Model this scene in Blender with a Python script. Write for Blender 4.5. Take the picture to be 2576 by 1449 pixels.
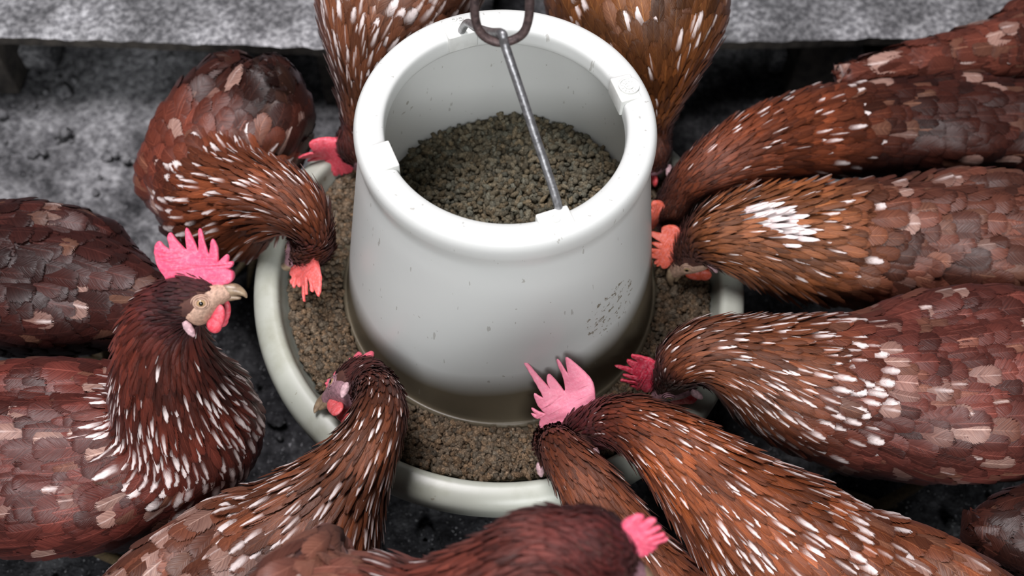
import bpy, bmesh, math, random
import numpy as np
from mathutils import Vector, Matrix, noise
from mathutils.bvhtree import BVHTree

random.seed(7); rng = np.random.default_rng(7)
scene = bpy.context.scene
for o in list(bpy.data.objects): bpy.data.objects.remove(o)
COL = scene.collection

# ------------------------------------------------------------------ camera
W, H, FPX = 2576, 1449, 2600.0
PANZ = 0.22                                   # height of the pan rim above the ground
CAM = np.array([-0.0022, -0.452, 0.7595 + PANZ])
pitch, yaw, roll = 1.0505, 0.0281, 0.0552
fw = np.array([math.sin(yaw)*math.cos(pitch), math.cos(yaw)*math.cos(pitch), -math.sin(pitch)])
_r = np.cross(fw, [0, 0, 1.0]); _r /= np.linalg.norm(_r); _u = np.cross(_r, fw)
RT = math.cos(roll)*_r + math.sin(roll)*_u
UP = -math.sin(roll)*_r + math.cos(roll)*_u
cd = bpy.data.cameras.new('camera'); camo = bpy.data.objects.new('camera', cd); COL.objects.link(camo)
camo.matrix_world = Matrix([[RT[0], UP[0], -fw[0], CAM[0]], [RT[1], UP[1], -fw[1], CAM[1]], [RT[2], UP[2], -fw[2], CAM[2]], [0, 0, 0, 1]])
cd.sensor_fit = 'HORIZONTAL'; cd.sensor_width = 36; cd.lens = 36*FPX/W; cd.clip_start = .01
cd.dof.use_dof = True; cd.dof.focus_distance = 0.74; cd.dof.aperture_fstop = 5.2
scene.camera = camo

# ------------------------------------------------------------------ light
wd = bpy.data.worlds.new('world'); scene.world = wd; wd.use_nodes = True
wd.node_tree.nodes['Background'].inputs[0].default_value = (.86, .9, 1, 1)
wd.node_tree.nodes['Background'].inputs[1].default_value = 0.045
def area(name, loc, target, size, power, col, sy=None):
    l = bpy.data.lights.new(name, 'AREA'); l.energy = power; l.color = col; l.size = size
    if sy: l.shape = 'RECTANGLE'; l.size_y = sy
    o = bpy.data.objects.new(name, l); COL.objects.link(o); o.location = loc
    o.rotation_euler = (Vector(target)-Vector(loc)).to_track_quat('-Z', 'Y').to_euler(); return o
area('daylight_opening', (-0.45, 0.15, 2.5), (0, 0, .3), 0.8, 70, (1, .96, .985))
area('front_fill', (0.1, -1.95, 1.8), (0, 0, .3), 0.9, 54, (.97, .98, 1))  # added fill light to brighten the front of the tube
vs = scene.view_settings
vs.view_transform = 'Standard'; vs.look = 'None'; vs.gamma = 1; vs.use_curve_mapping = False; vs.exposure = 0.0
scene.cycles.max_bounces = 8

# ------------------------------------------------------------------ helpers
def nrm(v): v = np.asarray(v, float); return v/np.linalg.norm(v)
def at(px, py, z):
    """the point at height z seen at photo position px, py"""
    d = fw + RT*(px-W/2)/FPX - UP*(py-H/2)/FPX
    return CAM + d*(z-CAM[2])/d[2]
def depth(p): return float((np.asarray(p)-CAM) @ fw)
def vdir(v): return nrm(v[0]*RT + v[1]*UP - v[2]*fw)
def tag(o, label=None, cat=None, group=None, kind=None):
    if label: o['label'] = label
    if cat: o['category'] = cat
    if group: o['group'] = group
    if kind: o['kind'] = kind
    return o
def empty(name, loc):
    o = bpy.data.objects.new(name, None); o.empty_display_size = .02; o.location = loc; COL.objects.link(o); return o
def mesh_obj(name, V, F, mat, parent=None, smooth=True, origin=None):
    V = np.asarray(V, float)
    og = np.array(parent.location if parent is not None and parent.parent is None else (parent['_o'] if parent is not None else (0, 0, 0))) if origin is None else np.array(origin)
    me = bpy.data.meshes.new(name)
    if isinstance(F, np.ndarray):
        k = F.shape[1]; me.vertices.add(len(V)); me.vertices.foreach_set('co', (V-og).ravel())
        me.loops.add(F.size); me.loops.foreach_set('vertex_index', F.ravel().astype(np.int32))
        me.polygons.add(len(F)); me.polygons.foreach_set('loop_start', np.arange(0, F.size, k, dtype=np.int32))
        me.update(calc_edges=True)
    else:
        me.from_pydata((V-og).tolist(), [], F); me.update()
    if smooth: me.polygons.foreach_set('use_smooth', [True]*len(me.polygons))
    me.materials.append(mat)
    o = bpy.data.objects.new(name, me); COL.objects.link(o)
    if parent is not None: o.parent = parent
    else: o.location = tuple(og)
    return o
def lathe(prof, n=96, a0=0, cx=0, cy=0):
    V = []; F = []
    m = len(prof)
    for i in range(n):
        a = 2*math.pi*i/n
        for r, z in prof: V.append((cx+r*math.cos(a), cy+r*math.sin(a), z))
    for i in range(n):
        j = (i+1) % n
        for k in range(m-1): F.append((i*m+k, j*m+k, j*m+k+1, i*m+k+1))
    return V, F
def smooth_prof(P, sub=4):
    P = [np.array(p, float) for p in P]; out = []
    for i in range(len(P)-1):
        p0 = P[max(i-1, 0)]; p1 = P[i]; p2 = P[i+1]; p3 = P[min(i+2, len(P)-1)]
        for k in range(sub):
            t = k/sub
            out.append(.5*((2*p1)+(-p0+p2)*t+(2*p0-5*p1+4*p2-p3)*t*t+(-p0+3*p1-3*p2+p3)*t**3))
    out.append(P[-1]); return out
def tube(pts, r, n=12, sub=8):
    P = np.array(smooth_prof(pts, sub)) if sub > 1 else np.array(pts, float)
    rr = np.full(len(P), r) if np.isscalar(r) else np.interp(np.linspace(0, 1, len(P)), np.linspace(0, 1, len(r)), r)
    V = []; F = []; T = np.gradient(P, axis=0); T /= np.linalg.norm(T, axis=1)[:, None]
    s = nrm(np.cross(T[0], [.3, .2, 1]))
    for i, p in enumerate(P):
        s = nrm(s-(s@T[i])*T[i]); b = np.cross(T[i], s)
        for k in range(n):
            a = 2*math.pi*k/n; V.append(p+rr[i]*(math.cos(a)*s+math.sin(a)*b))
    m = len(P)
    for i in range(m-1):
        for k in range(n): F.append((i*n+k, i*n+(k+1) % n, (i+1)*n+(k+1) % n, (i+1)*n+k))
    F.append(tuple(range(n))[::-1]); F.append(tuple((m-1)*n+k for k in range(n)))
    return V, F
def ellipsoid(c, A, n=14, m=20):
    """A: 3x3 rows are the semi axes"""
    V = []; F = []; A = np.array(A); c = np.array(c)
    for i in range(n+1):
        th = math.pi*i/n
        for j in range(m):
            ph = 2*math.pi*j/m
            V.append(c+math.cos(th)*A[0]+math.sin(th)*(math.cos(ph)*A[1]+math.sin(ph)*A[2]))
    for i in range(n):
        for j in range(m): F.append((i*m+j, i*m+(j+1) % m, (i+1)*m+(j+1) % m, (i+1)*m+j))
    return V, F
def merge(*parts):
    V = []; F = []
    for v, f in parts:
        b = len(V); V += list(v); F += [tuple(i+b for i in q) for q in f]
    return V, F
def boxm(c, sx, sy, sz, ax=(1, 0, 0), ay=(0, 1, 0), az=(0, 0, 1), bev=0):
    bm = bmesh.new(); bmesh.ops.create_cube(bm, size=1)
    for v in bm.verts: v.co = Vector((v.co.x*sx, v.co.y*sy, v.co.z*sz))
    if bev: bmesh.ops.bevel(bm, geom=bm.edges[:], offset=bev, segments=3, affect='EDGES', profile=.5)
    ax, ay, az, c = map(np.array, (ax, ay, az, c))
    V = [c+v.co.x*ax+v.co.y*ay+v.co.z*az for v in bm.verts]; F = [tuple(v.index for v in f.verts) for f in bm.faces]
    bm.free(); return V, F

# ------------------------------------------------------------------ materials
class N:
    def __init__(s, name):
        s.m = bpy.data.materials.new(name); s.m.use_nodes = True; s.t = s.m.node_tree; s.b = s.t.nodes['Principled BSDF']
    def n(s, typ, **kw):
        x = s.t.nodes.new('ShaderNode'+typ)
        for k, v in kw.items():
            if k[0] == '_': x.inputs[k[1:].replace('_', ' ')].default_value = v
            else: setattr(x, k, v)
        return x
    def l(s, a, b): s.t.links.new(a, b)
    def math(s, op, a, b=None, clamp=False):
        x = s.n('Math', operation=op); x.use_clamp = clamp
        for i, v in enumerate((a, b)):
            if v is None: continue
            if isinstance(v, (int, float)): x.inputs[i].default_value = v
            else: s.l(v, x.inputs[i])
        return x.outputs[0]
    def ramp(s, fac, stops):
        r = s.n('ValToRGB'); e = r.color_ramp.elements
        while len(e) < len(stops): e.new(.5)
        for i, (p, c) in enumerate(stops): e[i].position = p; e[i].color = c if len(c) == 4 else (*c, 1)
        s.l(fac, r.inputs[0]); return r.outputs[0]
    def mix(s, f, a, b, typ='MIX'):
        x = s.n('Mix', data_type='RGBA', blend_type=typ)
        for i, v in ((0, f), (6, a), (7, b)):
            if isinstance(v, (int, float)): x.inputs[i].default_value = v
            elif isinstance(v, tuple): x.inputs[i].default_value = (*v, 1) if len(v) == 3 else v
            else: s.l(v, x.inputs[i])
        return x.outputs[2]
    def noise(s, scale, detail=4, rough=.5, vec=None, dist=0):
        x = s.n('TexNoise'); x.inputs['Scale'].default_value = scale; x.inputs['Detail'].default_value = detail
        x.inputs['Roughness'].default_value = rough; x.inputs['Distortion'].default_value = dist
        s.l(vec if vec is not None else s.geo(), x.inputs['Vector']); return x.outputs['Fac']
    def geo(s):
        if not hasattr(s, 'g'): s.g = s.n('TexCoord').outputs['Object']
        return s.g
    def bump(s, h, strength=.5, dist=.001):
        x = s.n('Bump'); x.inputs['Strength'].default_value = strength; x.inputs['Distance'].default_value = dist
        s.l(h, x.inputs['Height']); s.l(x.outputs[0], s.b.inputs['Normal'])
    def set(s, **kw):
        for k, v in kw.items():
            i = s.b.inputs[k.replace('_', ' ')]
            if isinstance(v, (int, float)): i.default_value = v
            elif isinstance(v, tuple): i.default_value = (*v, 1)
            else: s.l(v, i)

def mat_plain(name, col, rough=.5, nz=None, metal=0, bump=0, col2=None, spec=.5, bd=.001):
    a = N(name); a.set(Roughness=rough, Metallic=metal)
    a.b.inputs['Specular IOR Level'].default_value = spec
    if nz:
        f = a.noise(nz, 5, .6); c2 = col2 or tuple(c*.6 for c in col)
        a.set(Base_Color=a.ramp(f, [(.35, c2), (.65, col)]))
        if bump: a.bump(f, bump, bd)
    else: a.set(Base_Color=col)
    return a.m

def mat_plumage():
    a = N('plumage')
    col = a.n('Attribute', attribute_name='fcol').outputs['Color']
    dat = a.n('Attribute', attribute_name='fdat').outputs['Color']
    sd = a.n('SeparateColor'); a.l(dat, sd.inputs[0]); white, rnd = sd.outputs[0], sd.outputs[1]
    uv = a.n('UVMap', uv_map='UVMap').outputs[0]; s = a.n('SeparateXYZ'); a.l(uv, s.inputs[0]); u, v = s.outputs[0], s.outputs[1]
    au = a.math('MULTIPLY', a.math('ABSOLUTE', a.math('SUBTRACT', u, .5)), 2)
    # barbs: fine slanted lines, different on every feather
    cv = a.n('CombineXYZ')
    a.l(a.math('SUBTRACT', a.math('MULTIPLY', v, 26), a.math('MULTIPLY', au, 9)), cv.inputs[0])
    a.l(a.math('MULTIPLY', u, 1.2), cv.inputs[1]); a.l(a.math('MULTIPLY', rnd, 60), cv.inputs[2])
    barb = a.noise(1.0, 3, .6, cv.outputs[0])
    c = a.mix(a.math('MULTIPLY', a.math('SUBTRACT', barb, .3, True), 1.2, True), a.mix(1, col, (.42, .34, .34), 'MULTIPLY'), a.mix(1, col, (1.35, 1.3, 1.25), 'MULTIPLY'))
    # darker tone near the rim of each feather, pale shaft
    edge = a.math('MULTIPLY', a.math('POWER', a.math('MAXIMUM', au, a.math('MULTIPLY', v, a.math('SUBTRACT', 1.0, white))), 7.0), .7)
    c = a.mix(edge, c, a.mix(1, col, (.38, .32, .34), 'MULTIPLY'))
    shaft = a.math('MULTIPLY', a.math('LESS_THAN', au, .045), a.math('MULTIPLY', rnd, .30))
    c = a.mix(shaft, c, a.mix(1, col, (2.6, 2.9, 2.9), 'MULTIPLY'))
    # pale streak in the middle of spangled feathers
    wid = a.math('MULTIPLY', white, a.math('ADD', .55, a.math('MULTIPLY', barb, .5)))
    inside = a.math('MULTIPLY', a.math('SUBTRACT', wid, au), 3.2, True)
    tipm = a.math('MULTIPLY', a.math('SUBTRACT', v, a.math('ADD', .30, a.math('MULTIPLY', barb, .35))), 3.5, True)
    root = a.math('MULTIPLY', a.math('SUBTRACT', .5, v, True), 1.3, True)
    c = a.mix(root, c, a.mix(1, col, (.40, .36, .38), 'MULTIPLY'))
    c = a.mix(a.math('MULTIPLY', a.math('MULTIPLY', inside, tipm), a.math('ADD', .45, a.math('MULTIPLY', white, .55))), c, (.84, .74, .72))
    # frayed vane edge: the barbs part from one another near the rim
    fr = a.noise(1.0, 2, .7, cv.outputs[0]); rim = a.math('MAXIMUM', au, a.math('MULTIPLY', a.math('SUBTRACT', v, .55, True), 2.1))
    cut = a.math('LESS_THAN', a.math('SUBTRACT', rim, a.math('MULTIPLY', fr, .75)), .50)
    a.l(cut, a.b.inputs['Alpha'])
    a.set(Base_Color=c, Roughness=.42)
    a.b.inputs['Specular IOR Level'].default_value = .32
    a.b.inputs['Sheen Weight'].default_value = .05; a.b.inputs['Sheen Roughness'].default_value = .4
    a.b.inputs['Sheen Tint'].default_value = (1, .75, .85, 1)
    a.bump(barb, .5, .0007)
    return a.m
def mat_hopper():
    a = N('white_plastic')
    n1 = a.noise(14, 6, .6); n2 = a.noise(160, 3, .5)
    sp = a.n('SeparateXYZ'); a.l(a.geo(), sp.inputs[0]); z = sp.outputs[2]
    base = a.mix(a.math('MULTIPLY', a.math('GREATER_THAN', n2, .74), .5), (.79, .805, .785), (.30, .27, .22))
    # dark of the feed showing through the lower wall, painted in, with dirt
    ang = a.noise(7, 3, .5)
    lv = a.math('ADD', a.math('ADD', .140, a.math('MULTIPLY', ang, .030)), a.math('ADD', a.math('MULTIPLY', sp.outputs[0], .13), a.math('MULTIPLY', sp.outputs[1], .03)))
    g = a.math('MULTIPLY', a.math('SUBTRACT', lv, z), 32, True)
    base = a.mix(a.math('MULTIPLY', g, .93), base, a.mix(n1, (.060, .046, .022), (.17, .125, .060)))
    vo = a.n('TexVoronoi'); vo.inputs['Scale'].default_value = 30; mp = a.n('Mapping'); mp.inputs['Scale'].default_value = (1, 1, .5); a.l(a.geo(), mp.inputs[0]); a.l(mp.outputs[0], vo.inputs['Vector'])
    base = a.mix(a.math('MULTIPLY', a.math('LESS_THAN', vo.outputs['Distance'], .045), .55), base, (.25, .22, .16))
    dd = a.n('VectorMath', operation='DISTANCE'); a.l(a.geo(), dd.inputs[0]); q = at(1535, 775, .305); dd.inputs[1].default_value = (q[0], q[1], q[2]-.12)
    sm = a.math('MULTIPLY', a.math('LESS_THAN', dd.outputs['Value'], .026), a.math('GREATER_THAN', a.noise(210, 5, .7), .585))
    base = a.mix(a.math('MULTIPLY', sm, .75), base, (.16, .11, .045))
    mp2 = a.n('Mapping'); mp2.inputs['Scale'].default_value = (1, 1, .18); mp2.inputs['Rotation'].default_value = (.35, .25, 0); a.l(a.geo(), mp2.inputs[0])
    base = a.mix(a.math('MULTIPLY', a.math('GREATER_THAN', a.noise(240, 2, .5, mp2.outputs[0]), .715), .45), base, (.30, .28, .24))
    a.set(Base_Color=base, Roughness=.33)
    a.b.inputs['Specular IOR Level'].default_value = .4
    a.bump(a.noise(60, 4, .5), .12, .0008)
    tr = a.n('BsdfTranslucent'); a.l(base, tr.inputs[0])
    mx = a.n('MixShader'); mx.inputs[0].default_value = .33
    a.l(a.b.outputs[0], mx.inputs[1]); a.l(tr.outputs[0], mx.inputs[2])
    a.l(mx.outputs[0], a.t.nodes['Material Output'].inputs[0]); return a.m
def mat_pan():
    a = N('pan_plastic')
    n1 = a.noise(25, 6, .65); n2 = a.noise(120, 3, .5)
    c = a.mix(a.math('MULTIPLY', a.math('SUBTRACT', n1, .48, True), 2.4, True), (.40, .415, .36), (.24, .24, .17))
    c = a.mix(a.math('MULTIPLY', a.math('GREATER_THAN', n2, .70), .5), c, (.16, .13, .08))
    a.set(Base_Color=c, Roughness=.36); a.bump(n1, .2, .001); return a.m
def mat_feed(name, c1, c2, c3):
    a = N(name); at_ = a.n('Attribute', attribute_name='fcol').outputs['Color']
    f = a.noise(900, 4, .7)
    a.set(Base_Color=a.mix(1, a.ramp(f, [(.3, c1), (.55, c2), (.8, c3)]), at_, 'MULTIPLY'), Roughness=.85)
    a.b.inputs['Specular IOR Level'].default_value = .2
    a.bump(f, .8, .0006); return a.m
def mat_ground():
    a = N('ground_litter'); f = a.noise(9, 8, .65); g = a.noise(95, 6, .75); h = a.noise(330, 3, .65)
    c = a.ramp(f, [(.34, (.022, .022, .026)), (.5, (.075, .075, .082)), (.62, (.16, .16, .168))])
    # lit ground at the back of the pen put into colour as pale dust
    def spot(px, py, r):
        p = at(px, py, 0); x = a.n('VectorMath', operation='DISTANCE'); a.l(a.geo(), x.inputs[0]); x.inputs[1].default_value = tuple(p)
        return a.math('SUBTRACT', 1, a.math('DIVIDE', a.math('ADD', x.outputs['Value'], a.math('MULTIPLY', f, r*.9)), r*1.5), True)
    m = a.math('ADD', a.math('ADD', spot(480, 250, .26), spot(120, 480, .20)), a.math('ADD', spot(1800, 230, .22), spot(1950, 480, .14)), True)
    c = a.mix(a.math('MULTIPLY', m, 1.9, True), c, a.ramp(f, [(.38, (.16, .16, .168)), (.58, (.78, .78, .80))]))
    c = a.mix(a.math('MULTIPLY', a.math('SUBTRACT', g, .40, True), 4, True), a.mix(1, c, (.25, .25, .26), 'MULTIPLY'), c)
    c = a.mix(a.math('GREATER_THAN', h, .66), c, (.50, .50, .52))
    a.set(Base_Color=c, Roughness=.9); a.b.inputs['Specular IOR Level'].default_value = .2
    a.bump(a.math('ADD', g, h), 1, .006); return a.m
def mat_board():
    a = N('weathered_board'); f = a.noise(7, 8, .62); g = a.noise(150, 6, .7); h = a.noise(60, 5, .6)
    c = a.ramp(f, [(.36, (.13, .13, .135)), (.5, (.38, .38, .39)), (.62, (.80, .80, .82))])
    c = a.mix(a.math('MULTIPLY', a.math('SUBTRACT', g, .43, True), 5, True), a.mix(1, c, (.30, .30, .31), 'MULTIPLY'), c)
    a.set(Base_Color=c, Roughness=.85); a.b.inputs['Specular IOR Level'].default_value = .25
    a.bump(a.math('ADD', g, h), .9, .004); return a.m
def mat_comb():
    a = N('comb_skin'); f = a.noise(500, 4, .6); g = a.noise(45, 3, .5); at_ = a.n('Attribute', attribute_name='fcol').outputs['Color']
    c = a.mix(a.math('MULTIPLY', a.math('SUBTRACT', f, .45, True), 2.2, True), at_, a.mix(.45, at_, (.95, .62, .70)))
    c = a.mix(a.math('MULTIPLY', g, .5), c, a.mix(1, at_, (.8, .45, .55), 'MULTIPLY'))
    a.set(Base_Color=c, Roughness=.5); a.b.inputs['Subsurface Weight'].default_value = .15
    a.b.inputs['Subsurface Radius'].default_value = (1, .25, .2); a.b.inputs['Subsurface Scale'].default_value = .003
    a.bump(f, .5, .0006); return a.m

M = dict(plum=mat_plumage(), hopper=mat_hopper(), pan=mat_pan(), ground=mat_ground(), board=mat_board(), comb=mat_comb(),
    feed=mat_feed('feed_pellet', (.034, .029, .019), (.145, .125, .085), (.36, .31, .23)),
    crumb=mat_feed('feed_crumb', (.022, .016, .010), (.125, .088, .056), (.40, .31, .22)),
    core=mat_plain('feed_core', (.10, .08, .05), .9, 300, bump=.6),
    body=mat_plain('underfeather', (.10, .035, .022), .8, 90, col2=(.04, .012, .01)),
    tabs=mat_plain('tab_plastic', (.72, .73, .70), .45, 60, col2=(.58, .58, .55)),
    wire=mat_plain('galvanised_wire', (.34, .34, .35), .42, 250, .75, .4, (.17, .17, .175)),
    rust=mat_plain('dark_rusty_steel', (.14, .095, .09), .5, 260, .45, .5, (.05, .035, .035)),
    wood=mat_plain('dark_wood', (.07, .06, .05), .85, 60, bump=.6, col2=(.02, .017, .015)),
    beak=mat_plain('beak_horn', (.34, .25, .16), .38, 160, col2=(.17, .11, .07)),
    leg=mat_plain('shank_scale', (.22, .16, .08), .55, 300, bump=.6, col2=(.10, .07, .04)),
    iris=mat_plain('iris', (.36, .24, .13), .08), pupil=mat_plain('pupil', (.004, .004, .004), .05),
    rope=mat_plain('cord', (.20, .18, .15), .9, 400, bump=.8))
def skin(name, c): return mat_plain(name, c, .6, 420, bump=.8, col2=tuple(x*.55 for x in c), bd=.0008)
M['skin_tan'] = skin('face_skin_tan', (.52, .33, .24)); M['skin_mauve'] = skin('face_skin_mauve', (.36, .19, .22))
M['lobe'] = skin('ear_skin', (.66, .42, .45))

# ------------------------------------------------------------------ ground and pallets
def ground():
    n = 340; xs = np.linspace(-1.5, 1.5, n); ys = np.linspace(-1.2, 2.2, n)
    V = []
    for y in ys:
        for x in xs:
            h = noise.fractal(Vector((x*4, y*4, 0)), 1, 2, 4)*.014 + noise.fractal(Vector((x*26, y*26, 3)), .8, 2, 4)*.0055
            V.append((x, y, min(h, .012)-.006))
    i = np.arange(n-1); I, J = np.meshgrid(i, i); a = (J*n+I).ravel()
    F = np.stack([a, a+1, a+n+1, a+n], -1)
    tag(mesh_obj('floor', V, F, M['ground']), kind='structure')
ground()
def lumps(name, P, S, mat, parent=None, cols=None, seg=(4, 6), stretch=1.6, flat=1.0):
    """P centres, S radii: many small irregular rounded pellets in one mesh"""
    n, m = seg; base = []
    for i in range(n+1):
        t = math.pi*i/n
        for j in range(m):
            p = 2*math.pi*j/m; rr = max(math.sin(t), .12)**.6
            base.append((rr*math.cos(p), rr*math.sin(p), math.cos(t)))
    base = np.array(base); nb = len(base)
    f = np.array([(i*m+j, i*m+(j+1) % m, (i+1)*m+(j+1) % m, (i+1)*m+j) for i in range(n) for j in range(m)])
    K = len(P); Q = rng.normal(size=(K, 4)); Q /= np.linalg.norm(Q, axis=1)[:, None]
    w, x, y, z = Q.T
    R = np.stack([1-2*(y*y+z*z), 2*(x*y-w*z), 2*(x*z+w*y), 2*(x*y+w*z), 1-2*(x*x+z*z), 2*(y*z-w*x), 2*(x*z-w*y), 2*(y*z+w*x), 1-2*(x*x+y*y)], -1).reshape(K, 3, 3)
    st = np.ones((K, 1, 3)); st[:, 0, 2] = rng.uniform(.8, stretch, K)
    B = base[None]*st*S[:, None, None]*(1+rng.normal(0, .10, (K, nb, 1)))
    V = np.einsum('kij,kvj->kvi', R, B); V[..., 2] *= flat; V = V+P[:, None]
    F = (f[None]+(np.arange(K)*nb)[:, None, None]).reshape(-1, 4)
    o = mesh_obj(name, V.reshape(-1, 3), F, mat, parent)
    c = np.ones((K, nb, 4)); t = rng.uniform(.6, 1.45, (K, 1, 1)); warm = rng.uniform(-.12, .12, (K, 1))
    c[..., :3] = t; c[..., 0] *= 1+warm; c[..., 2] *= 1-warm
    at_ = o.data.color_attributes.new('fcol', 'FLOAT_COLOR', 'POINT'); at_.data.foreach_set('color', c.ravel())
    return o
k = 5200; P = np.stack([rng.uniform(-1.4, 1.4, k), rng.uniform(-1, 1.9, k), rng.uniform(-.006, .004, k)], -1)
S = rng.uniform(.002, .006, k)*rng.choice([1, 1, 1.7], k)
tag(lumps('litter_crumbs', P, S, M['ground'], stretch=1.4), 'loose grey crumbs of dry litter strewn over the dark ground', 'litter', kind='stuff')

def board_strip(px0, py0, px1, py1, z, th, back, name, parent):
    """a deck board whose front top edge runs between two points, extending backwards"""
    a = at(px0, py0, z); b = at(px1, py1, z); d = nrm(b-a); n_ = np.array([-d[1], d[0], 0])
    L = np.linalg.norm(b-a); nx, ny = int(L/.006), 30
    V = []; 
    for j in range(ny+1):
        for i in range(nx+1):
            p = a+d*L*i/nx+n_*back*j/ny
            h = noise.fractal(Vector((p[0]*30, p[1]*30, 7)), .8, 2, 4)*.0028
            if j == 0: p = p+n_*noise.noise(Vector((p[0]*60, 0, z)))*.002
            V.append((p[0], p[1], z+h-(.003 if j == 0 else 0)))
    m = nx+1; F = [(j*m+i, j*m+i+1, (j+1)*m+i+1, (j+1)*m+i) for j in range(ny) for i in range(nx)]
    nt = len(V)
    ring = [i for i in range(m)]+[j*m+nx for j in range(1, ny+1)]+[ny*m+i for i in range(nx-1, -1, -1)]+[j*m for j in range(ny-1, 0, -1)]
    for r in ring: V.append((V[r][0], V[r][1], z-th))
    k = len(ring)
    for q in range(k): F.append((ring[q], nt+q, nt+(q+1) % k, ring[(q+1) % k]))
    F.append(tuple(nt+q for q in range(k)))
    o = mesh_obj(name, V, F, M['board'], parent, smooth=False); o.data.materials.append(M['wood'])
    for pl in o.data.polygons[nx*ny:]: pl.material_index = 1  # dark wood puts the shade of the upright edges into the colour
    return o
def pallet(px0, py0, px1, py1, posts, label, low=None):
    z = .125; c = (at(px0, py0, z)+at(px1, py1, z))/2
    t = empty('pallet', (c[0], c[1]+.15, 0)); tag(t, label, 'pallet', 'weathered pallets behind the feeder')
    board_strip(px0, py0, px1, py1, z, .014, .34, 'deck_board', t)
    for (x, y) in posts:
        p = at(x, y, .06); v, f = boxm((p[0], p[1]+.035, .055), .055, .07, .112, bev=.004)
        mesh_obj('block', v, f, M['wood'], t)
    if low:
        a = at(*low[0], .035); b = at(*low[1], .035); m_ = (a+b)/2
        v, f = boxm((m_[0], m_[1]+.03, .018), abs(b[0]-a[0]), .05, .03, bev=.003)
        mesh_obj('bottom_board', v, f, M['board'], t)
    return t
pallet(-260, 80, 1235, 132, [(-60, 150), (860, 178)], 'grey dirt-crusted pallet board behind the hens on the left of the feeder', ((-240, 125), (118, 140)))
pallet(1345, 117, 2850, 74, [(2062, 165), (2700, 160)], 'grey dirt-crusted pallet board behind the hens on the right of the feeder', ((1950, 150), (2180, 150)))

# ------------------------------------------------------------------ the feeder
feeder = empty('poultry_feeder', (0, 0, .12))
tag(feeder, 'white plastic hanging tube feeder with round pan, hens crowded around it', 'feeder')
ZR = .424
def rout(z): return np.interp(z, [.194, .387], [.1335, .1045])
outer = [(.1325, .189), (.1362, .1905), (.1368, .195), (.1362, .2005), (.1343, .203), (rout(.208), .208), (rout(.25), .25), (rout(.30), .30), (rout(.345), .345),
         (.1068, .372), (.1040, .388), (.1028, .396), (.1034, .403), (.1046, .409), (.1046, .417), (.1024, .4224), (.0985, .4242), (.0925, .4236), (.0868, .4222), (.0840, .4198), (.0834, .414), (.0838, .407), (.0875, .403), (.0945, .400), (.0985, .392),
         (.1028, .370), (rout(.33)-.0035, .33), (rout(.27)-.0035, .27), (rout(.22)-.0035, .22), (.1295, .190), (.1325, .189)]
V, F = lathe(smooth_prof(outer, 4), 144)
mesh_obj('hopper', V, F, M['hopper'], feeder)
panp = [(0, .163), (.10, .163), (.150, .165), (.168, .172), (.180, .190), (.186, .208), (.188, .2185), (.191, .2222), (.196, .2225), (.203, .2205), (.2085, .2155), (.2105, .208), (.2100, .200), (.2085, .1985),
        (.2070, .201), (.206, .210), (.200, .216), (.192, .214), (.184, .190), (.172, .168), (.150, .160), (.10, .158), (0, .158)]
V, F = lathe(smooth_prof(panp, 4), 144)
mesh_obj('pan', V, F, M['pan'], feeder)
# tabs moulded on the inside of the rim
tabs = [((1168, 92), 'back'), ((1572, 222), 'stamp'), ((966, 392), 'plain'), ((1400, 556), 'ring')]
tabpos = {}
for (px, py), kind in tabs:
    p = at(px, py, ZR); a = math.atan2(p[1], p[0]); er = np.array([math.cos(a), math.sin(a), 0]); et = np.array([-math.sin(a), math.cos(a), 0])
    c = er*.0885+np.array([0, 0, .4170]); tabpos[kind] = (er, et, a)
    parts = [boxm(c, .0155, .0225, .0155, er, et, (0, 0, 1), bev=.0012)]
    tb = mesh_obj('rim_tab', *merge(*parts), M['tabs'], feeder); tb['_o'] = tuple(feeder.location)
    def disc(r0, r1, zt, cc): 
        v, f = lathe([(r0, .4245), (r0, zt), (r1, zt), (r1, .4245)], 40); return [np.array(q)+np.array([cc[0], cc[1], 0]) for q in v], f
    if kind == 'stamp':
        cc = er*.0905
        ps = [disc(.0062, .0072, .4262, cc), disc(.0025, .0032, .4262, cc)]
        for q in range(12):
            b = 2*math.pi*q/12; d = np.array([math.cos(b), math.sin(b), 0])
            ps.append(boxm(cc*1+d*.0047+np.array([0, 0, .4253]), .0016, .0005, .0014, d, np.cross((0, 0, 1), d), (0, 0, 1)))
        ps.append(boxm(cc+np.array([0, 0, .4253]), .003, .0005, .0014, er, et, (0, 0, 1)))
        v, f = lathe([(0, .4254), (.0068, .4254), (.0068, .423)], 40); ps.append(([np.array(q)+cc for q in v], f))
        mesh_obj('date_stamp', *merge(*ps), M['tabs'], tb, smooth=False)
    if kind == 'ring':
        mesh_obj('moulding_mark', *merge(disc(.0024, .0031, .4256, er*.0885)), M['tabs'], tb, smooth=False)
    if kind == 'back':
        cu = bpy.data.curves.new('embossed_letters', 'FONT'); cu.body = 'PP'; cu.size = .010; cu.extrude = .0004; cu.align_x = 'CENTER'; cu.align_y = 'CENTER'
        tmp = bpy.data.objects.new('tmp', cu); me = bpy.data.meshes.new_from_object(tmp); bpy.data.objects.remove(tmp)
        me.materials.append(M['tabs']); lt = bpy.data.objects.new('embossed_letters', me); COL.objects.link(lt); lt.parent = tb
        pp = at(1150, 55, .4243); lt.location = Vector(pp+np.array([0, 0, .0006]))-feeder.location; lt.rotation_euler = (0, 0, .25)
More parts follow.
